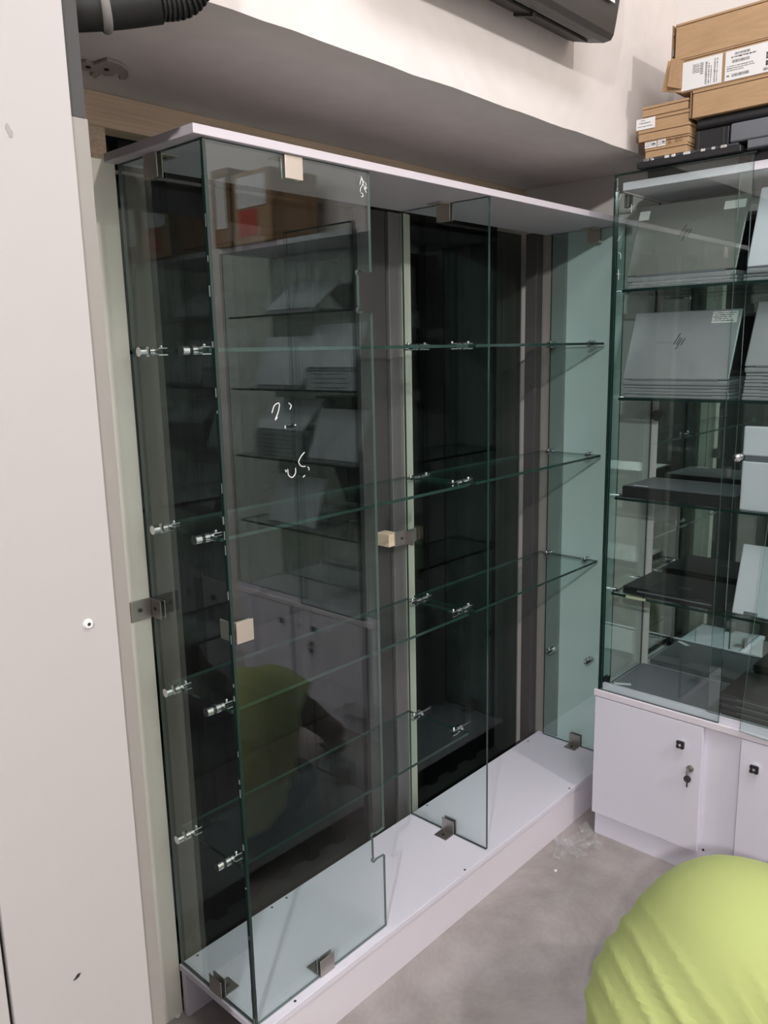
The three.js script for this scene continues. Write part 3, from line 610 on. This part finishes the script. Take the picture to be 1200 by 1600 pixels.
{
  const t = carton('labelled_carton', 'brown carton with two large white shipping labels on its long side', [BX, 2.4085, 0.622], [0.30, 0.088, 0.44], { lid: 0.06 });
  part(t, 'label', zyPlane(0.112, 0.074, -0.0012, 0.041, 0.058), printMat(shippingLabel), 'white shipping label');
  part(t, 'label', zyPlane(0.136, 0.074, -0.0012, 0.041, 0.190), printMat(shippingLabel2), 'white shipping label');
  const fl = (w, h, ry, rx, p) => { const g = new RoundedBoxGeometry(0.003, h, w, 1, 0.001); g.translate(0, h / 2, -w / 2); g.rotateX(rx); g.rotateY(ry); g.translate(...p); return g; };
  part(t, 'flap', fl(0.055, 0.080, 0.35, 0.18, [0.002, 0.002, 0.002]), M.card, 'splayed end flap');
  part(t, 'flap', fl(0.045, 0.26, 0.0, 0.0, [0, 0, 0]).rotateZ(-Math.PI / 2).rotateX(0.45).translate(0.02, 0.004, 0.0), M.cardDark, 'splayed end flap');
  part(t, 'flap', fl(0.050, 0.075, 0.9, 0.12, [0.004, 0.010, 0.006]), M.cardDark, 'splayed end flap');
}
{
  const t = carton('top_carton', 'plain brown carton on the very top of the pile with silver tape in its end', [BX - 0.002, 2.497, 0.600], [0.30, 0.094, 0.50], { lid: 0.08 });
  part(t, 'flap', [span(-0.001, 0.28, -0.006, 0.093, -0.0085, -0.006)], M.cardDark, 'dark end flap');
  part(t, 'tape', [span(-0.0015, 0.004, 0.012, 0.030, -0.0055, -0.001), span(-0.0015, 0.003, 0.066, 0.074, -0.0055, -0.002)], M.chrome, 'glint of silver tape');
}
// reflected in the glass: boxes on top of the second cabinet
{
  const t = carton('tall_carton', 'tall brown carton with a white sheet and a red patch, on the second cabinet', [1.415, 2.2005, 1.80], [0.28, 0.30, 0.26], { lid: 0.1 });
  part(t, 'label', zyPlane(0.20, 0.13, -0.0015, 0.215, 0.13), M.paper, 'white sheet');
  part(t, 'label', zyPlane(0.13, 0.11, -0.0015, 0.085, 0.16), std(0.55, 0.06, 0.04, 0.7), 'red patch');
  const u = carton('tall_carton', 'tall brown carton with a long white label at the far end of the second cabinet', [1.415, 2.2005, 2.09], [0.28, 0.34, 0.125], { lid: 0.1, mat: M.cardDark });
  part(u, 'label', zyPlane(0.08, 0.22, -0.0015, 0.19, 0.062), M.paper, 'long white label');
}
// ------------------------------------------------------------------ on and under the bulkhead
{
  const t = thing('air_conditioner', 'dark grey wall air conditioner mounted on the white bulkhead', 'air conditioner', [0.685, 2.48, 0.4575]);
  const prof = [[0.002, 0.030], [0.060, 0.010], [0.100, 0.000], [0.118, 0.001], [0.124, 0.010], [0.130, 0.04], [0.150, 0.16], [0.142, 0.25], [0.10, 0.29], [0.002, 0.29]];
  const sh = new THREE.Shape(); prof.forEach(([z, y], i) => i ? sh.lineTo(z, y) : sh.moveTo(z, y));
  const q = new THREE.ExtrudeGeometry(sh, { depth: 0.80, bevelEnabled: true, bevelSize: 0.004, bevelThickness: 0.006, bevelSegments: 3 });
  const pos = q.attributes.position, nn = [];
  for (let i = 0; i < pos.count; i++) { const z = pos.getX(i), y = pos.getY(i), x = pos.getZ(i); pos.setXYZ(i, 0.40 - x, y, z); }
  q.computeVertexNormals();
  // turning (z, y, x) into (-x, y, z) is a rotation, so the winding stays right
  part(t, 'body', q, M.acBody);
  part(t, 'air_outlet', [span(-0.36, 0.36, 0.006, 0.012, 0.035, 0.080)].map(b => { b.rotateX(0.28); b.translate(0, 0.010, -0.002); return b; }), M.acDark, 'black air outlet');
  part(t, 'outlet_flap', [span(-0.36, 0.355, -0.0035, 0.001, 0.085, 0.118, 0.001)], M.acBody, 'long outlet flap');
  part(t, 'outlet_rib', [span(0.10, 0.112, -0.004, 0.006, 0.03, 0.085)].map(b => { b.rotateX(0.28); b.translate(0, 0.014, -0.002); return b; }), M.acBody);
  const acLab = printTexture(96, 128, (x) => { x.fillRect(12, 10, 72, 70); x.fillRect(12, 92, 50, 6); x.fillRect(12, 106, 60, 6); });
  const pl = new THREE.PlaneGeometry(0.045, 0.050); pl.rotateX(-0.09); pl.translate(0.345, 0.092, 0.1445); part(t, 'label', pl, printMat(acLab), 'small white label with a dark square');
}
{
  const t = thing('drain_hose', 'black pipe hose bending up over the lower edge of the bulkhead', 'hose', [-0.2, 2.2, 0.45]);
  const c = [[-0.40, 2.212, 0.40], [-0.32, 2.222, 0.425], [-0.25, 2.236, 0.45], [-0.19, 2.25, 0.485]];
  world(t, 'foam_sleeve', tube(c, 0.030, 40, 18), M.hose, 'smooth black foam sleeve');
  const path = new THREE.CatmullRomCurve3([V(-0.20, 2.247, 0.478), V(-0.15, 2.262, 0.500), V(-0.128, 2.30, 0.512), V(-0.12, 2.40, 0.50), V(-0.12, 2.62, 0.495)]);
  const rg = []; const N = 60;
  for (let k = 0; k < N; k++) { const a = path.getPointAt(k / N), b = path.getPointAt((k + 0.55) / N), d = path.getPointAt((k + 1) / N); rg.push(rod(a, b, 0.026, 16), rod(b, d, 0.022, 16)); }
  world(t, 'ribbed_hose', rg, M.hose, 'ribbed black hose');
  const ring = new THREE.TorusGeometry(0.0312, 0.004, 8, 28); ring.scale(1, 1, 1.8); ring.rotateY(Math.PI / 2 - 0.45); ring.rotateZ(0.15); ring.translate(-0.262, 2.2335, 0.445);
  world(t, 'strap', ring, M.strap, 'grey strap');
}
{
  const t = thing('ceiling_bracket', 'grey metal hook bracket screwed under the bulkhead', 'bracket', [-0.03, SOF, 0.05]);
  const s = new THREE.Shape(); // outline in (x, z) as seen from below
  [[-0.080, -0.018], [-0.060, 0.020], [-0.040, 0.012], [-0.034, 0.055], [0.000, 0.050], [0.026, 0.028], [0.046, -0.004], [0.050, -0.022], [0.040, -0.028], [0.028, -0.006], [0.014, 0.006], [0.020, -0.020], [0.006, -0.030], [-0.004, -0.018], [0.002, -0.060], [-0.014, -0.048], [-0.020, -0.022], [-0.050, -0.030]].forEach(([x, z], i) => i ? s.lineTo(x, -z) : s.moveTo(x, -z));
  const g = new THREE.ExtrudeGeometry(s, { depth: 0.004, bevelEnabled: true, bevelSize: 0.0015, bevelThickness: 0.0012, bevelSegments: 2 });
  g.rotateX(-Math.PI / 2); g.translate(0, -0.0055, 0); part(t, 'plate', g, M.bracket);
  part(t, 'screw', rod(V(-0.045, -0.0065, 0.0), V(-0.045, -0.009, 0.0), 0.005, 12), M.hole); part(t, 'screw', rod(V(-0.012, -0.0065, 0.012), V(-0.012, -0.009, 0.012), 0.005, 12), M.hole);
}
for (const [i, x, z] of [[0, 0.44, 0.05], [1, 0.80, 0.06]]) {
  const g = new THREE.IcosahedronGeometry(0.02, 2), p = g.attributes.position;
  for (let k = 0; k < p.count; k++) { const n = 1 + 0.5 * noise.noise(p.getX(k) * 90 + i * 7, p.getY(k) * 90, p.getZ(k) * 90); p.setXYZ(k, p.getX(k) * n * 1.5, p.getY(k) * n * 0.8, p.getZ(k) * n); }
  g.computeVertexNormals(); g.translate(0, 0.0175, 0);
  solo('foam_scrap', g, M.cardDark, i ? 'dark scrap lying on the cabinet top board near its middle' : 'dark scrap lying on the cabinet top board near its left end', 'scrap', [x, HT + 0.018, z], 'scraps on the top board');
}
// ------------------------------------------------------------------ on the floor
{
  const t = thing('plastic_wrap', 'crumpled clear plastic wrap on the floor between plinth and cupboard', 'plastic wrap', [1.33, 0, 0.402]);
  for (let q = 0; q < 5; q++) {
    const g = new THREE.PlaneGeometry(0.10 + 0.03 * (q % 3), 0.045, 22, 12), p = g.attributes.position;
    for (let i = 0; i < p.count; i++) { const x = p.getX(i), y = p.getY(i); p.setZ(i, 0.014 * noise.noise(x * 30 + q * 9, y * 40, q) + 0.008 * noise.noise(x * 90, y * 90, q + 3)); p.setX(i, x + 0.01 * noise.noise(y * 50, q, 1)); }
    g.rotateX(-Math.PI / 2); g.computeBoundingBox(); g.rotateY(0.3 + q * 0.9); g.translate(-0.07 + 0.038 * q, 0.011, 0.006 * ((q * 7) % 5) - 0.008); g.computeVertexNormals();
    part(t, 'fold', g, M.film);
  }
}
const crumbs = [['small white crumb on the floor beside the left pillar', -0.02, 0.0, M.paper], ['tiny grey chip on the floor in front of the long plinth', 0.275, 0.40, M.stile], ['tiny pale chip on the floor near the crumpled wrap', 1.16, 0.43, M.paper]];
for (const [l, x, z, m] of crumbs) { const g = new THREE.IcosahedronGeometry(0.005, 1), p = g.attributes.position; for (let i = 0; i < p.count; i++) { const n = 1 + 0.6 * noise.noise(p.getX(i) * 300 + x, p.getY(i) * 300, p.getZ(i) * 300); p.setXYZ(i, p.getX(i) * n * 1.4, p.getY(i) * n * 0.7, p.getZ(i) * n); } g.computeVertexNormals(); g.translate(0, 0.0034, 0); solo('debris', g, m, l, 'debris', [x, 0, z]); }

// ------------------------------------------------------------------ the person in the green shirt, kneeling and bent forward
{
  const P = { pel: V(0.546, 0.276, 1.117), mid: V(0.640, 0.372, 1.185), sh: V(0.900, 0.329, 1.335), neck: V(1.00, 0.30, 1.40), head: V(1.10, 0.24, 1.46) };
  const fwd = V(0.85, 0, 0.53).normalize(), side = V(-0.53, 0, 0.85).normalize();
  const off = (p, s, f = 0, y = 0) => p.clone().addScaledVector(side, s).addScaledVector(fwd, f).add(V(0, y, 0));
  const field = (bones, k) => p => {                          // smooth union of tapered capsules
    let d = 9;
    for (const [a, b, ra, rb, flat] of bones) {
      const ab = b.clone().sub(a), t = Math.max(0, Math.min(1, p.clone().sub(a).dot(ab) / Math.max(1e-9, ab.lengthSq())));
      const q = a.clone().addScaledVector(ab, t), e = p.distanceTo(q) - (ra + (rb - ra) * t);
      const h = Math.max(0, Math.min(1, 0.5 + 0.5 * (d - e) / k)); d = d * (1 - h) + e * h - k * h * (1 - h);
    }
    return d;
  };
  const march = (f, c, half, n) => {
    const mc = new MarchingCubes(n, new THREE.MeshBasicMaterial(), false, false, 240000);
    mc.isolation = 0;
    const hs = n / 2, p = V(0, 0, 0);
    for (let k = 0; k < n; k++) for (let j = 0; j < n; j++) for (let i = 0; i < n; i++) { p.set((i - hs) / hs * half + c.x, (j - hs) / hs * half + c.y, (k - hs) / hs * half + c.z); mc.field[i + j * n + k * n * n] = -f(p); }
    mc.update();
    const g = new THREE.BufferGeometry(), cnt = mc.count;
    const pa = new Float32Array(cnt * 3); for (let i = 0; i < cnt; i++) { pa[3 * i] = mc.positionArray[3 * i] * half + c.x; pa[3 * i + 1] = mc.positionArray[3 * i + 1] * half + c.y; pa[3 * i + 2] = mc.positionArray[3 * i + 2] * half + c.z; }
    g.setAttribute('position', new THREE.BufferAttribute(pa, 3));
    let m = mergeVertices(g, 1e-4); m.computeVertexNormals(); m = m.toNonIndexed();
    m.setAttribute('uv', new THREE.Float32BufferAttribute(new Float32Array(m.attributes.position.count * 2), 2));
    return m;
  };
  const torso = [[P.pel, P.mid, 0.215, 0.225], [P.mid, P.sh, 0.225, 0.175]];
  for (const s of [-0.13, 0.13]) torso.push([off(P.mid, s * 0.3), off(P.sh, s), 0.16, 0.10]);
  const kn = s => off(P.pel, s * 1.15, 0.30, 0).setY(0.105), an = s => off(P.pel, s * 0.8, -0.10).setY(0.062), hipj = s => off(P.pel, s, 0.02, -0.02), toe = s => off(P.pel, s * 0.8, -0.17).setY(0.035);
  const el = s => off(P.sh, s * 1.9, 0.10).setY(0.20), wr = s => off(P.sh, s * 1.5, 0.26).setY(0.055), ha = s => off(P.sh, s * 1.4, 0.33).setY(0.024);
  const body = [[P.pel, P.mid, 0.17, 0.175], [P.mid, P.sh, 0.175, 0.13], [P.sh, P.neck, 0.08, 0.055], [P.neck, P.head, 0.055, 0.06]];
  for (const s of [-0.12, 0.12]) {
    body.push([hipj(s), kn(s), 0.09, 0.062], [kn(s), an(s), 0.06, 0.04], [an(s), toe(s), 0.04, 0.030]);
    body.push([off(P.sh, s * 1.3), el(s), 0.055, 0.043], [el(s), wr(s), 0.042, 0.028], [wr(s), ha(s), 0.028, 0.020]);
    for (let k = 0; k < 4; k++) { const w = (k - 1.5) * 0.021; body.push([off(ha(s), w), off(ha(s), w * 1.25, 0.07 - 0.008 * Math.abs(k - 1.2)).setY(0.012), 0.010, 0.0075]); }
    body.push([off(wr(s), -Math.sign(s) * 0.022, 0.03).setY(0.03), off(ha(s), -Math.sign(s) * 0.062, 0.01).setY(0.014), 0.011, 0.008]);
  }
  const hd = P.head, down = V(0.55, -0.75, 0.36).normalize();
  body.push([hd.clone(), hd.clone().addScaledVector(fwd, 0.045), 0.086, 0.08], [hd.clone().addScaledVector(down, 0.05), hd.clone().addScaledVector(down, 0.10), 0.06, 0.038], [hd.clone().addScaledVector(fwd, 0.10).addScaledVector(down, 0.045), hd.clone().addScaledVector(fwd, 0.112).addScaledVector(down, 0.06), 0.012, 0.014]);
  for (const s of [-0.088, 0.088]) body.push([off(hd, s, 0.02, -0.02), off(hd, s, 0.02, 0.012), 0.014, 0.017]);
  const t = thing('person', 'person kneeling and bent forward, back turned, in a lime green shirt', 'person', [0.72, 0, 1.22]);
  const c = V(0.80, 0.36, 1.26);
  const skin = std(0.17, 0.09, 0.055, 0.55), denim = std(0.055, 0.038, 0.034, 0.85), hair = std(0.012, 0.011, 0.010, 0.9);
  const bm = world(t, 'body', march(field(body, 0.030), c, 0.66, 96), skin);
  // shirt with drapery folds running down from the back
  const cut = p => { const lat = p.clone().sub(P.pel).dot(side), al = p.clone().sub(P.pel).dot(fwd); return 0.29 - p.y - 0.8 * lat - 1.6 * Math.max(0, 0.14 - al); };
  const fs = field([...torso, [off(P.sh, -0.13), off(P.sh, -0.20, 0.05, -0.06), 0.085, 0.075], [off(P.sh, 0.13), off(P.sh, 0.20, 0.05, -0.06), 0.085, 0.075]], 0.06);
  const shirt = march(p => Math.max(fs(p), cut(p)), c, 0.62, 132);
  {
    let m = mergeVertices(shirt.deleteAttribute('normal') ?? shirt, 1e-4); m.computeVertexNormals();
    const p = m.attributes.position, n = m.attributes.normal;
    const across = V(0.677, -0.021, 0.736).normalize(), upward = V(0.157, 0.981, -0.117).normalize();
    for (let i = 0; i < p.count; i++) {
      const q = V(p.getX(i), p.getY(i), p.getZ(i)), nn = V(n.getX(i), n.getY(i), n.getZ(i));
      const q2 = q.clone().sub(P.mid), r1 = q2.dot(across), u1 = q2.dot(upward);
      const u = 0.84 * r1 + 0.54 * u1 + 0.014 * noise.noise(r1 * 7, u1 * 5, 2), v = 0.54 * r1 - 0.84 * u1;
      const start = 0.13 + 0.07 * noise.noise(u * 22, 1.7, 0.4);                  // folds begin at different heights
      const w = Math.max(0, Math.min(1, (start - u1) / 0.09));
      const ph = u * 2 * Math.PI / 0.052 + 1.5 * noise.noise(u * 8, v * 3, 5);
      const ridge = Math.pow(0.5 + 0.5 * Math.sin(ph), 2.6), gate = 0.4 + 0.6 * Math.max(0, Math.min(1, 0.5 + noise.noise(u * 13, v * 4, 8)));
      const e = 0.009 * ridge * w * gate + 0.006 * noise.noise(q.x * 4, q.y * 4, q.z * 4);
      p.setXYZ(i, q.x + nn.x * e, Math.max(0.02, q.y + nn.y * e), q.z + nn.z * e);
    }
    m.computeVertexNormals();
    world(bm, 'shirt', m, phys(0.44, 0.51, 0.185, { roughness: 0.85, sheen: 0.4, sheenRoughness: 0.6, sheenColor: new THREE.Color().setRGB(0.7, 0.8, 0.4) }), 'lime green shirt');
  }
  const legs = []; for (const s of [-0.12, 0.12]) legs.push([hipj(s), kn(s), 0.102, 0.074], [kn(s), an(s), 0.072, 0.054]);
  world(bm, 'trousers', march(field([...legs, [P.pel.clone().setY(0.25), off(P.pel, 0, 0.05, -0.03), 0.17, 0.16]], 0.03), c, 0.62, 72), denim, 'dark trousers');
  const hg = new THREE.SphereGeometry(0.094, 24, 16); { const p = hg.attributes.position; for (let i = 0; i < p.count; i++) { const n = 1 + 0.02 * noise.noise(p.getX(i) * 120, p.getY(i) * 120, p.getZ(i) * 120); p.setXYZ(i, p.getX(i) * n, p.getY(i) * n, p.getZ(i) * n); } hg.computeVertexNormals(); }
  hg.translate(hd.x - 0.004, hd.y + 0.020, hd.z - 0.004); world(bm, 'hair', hg, hair, 'short black hair');
}
renderer.render(scene, camera);
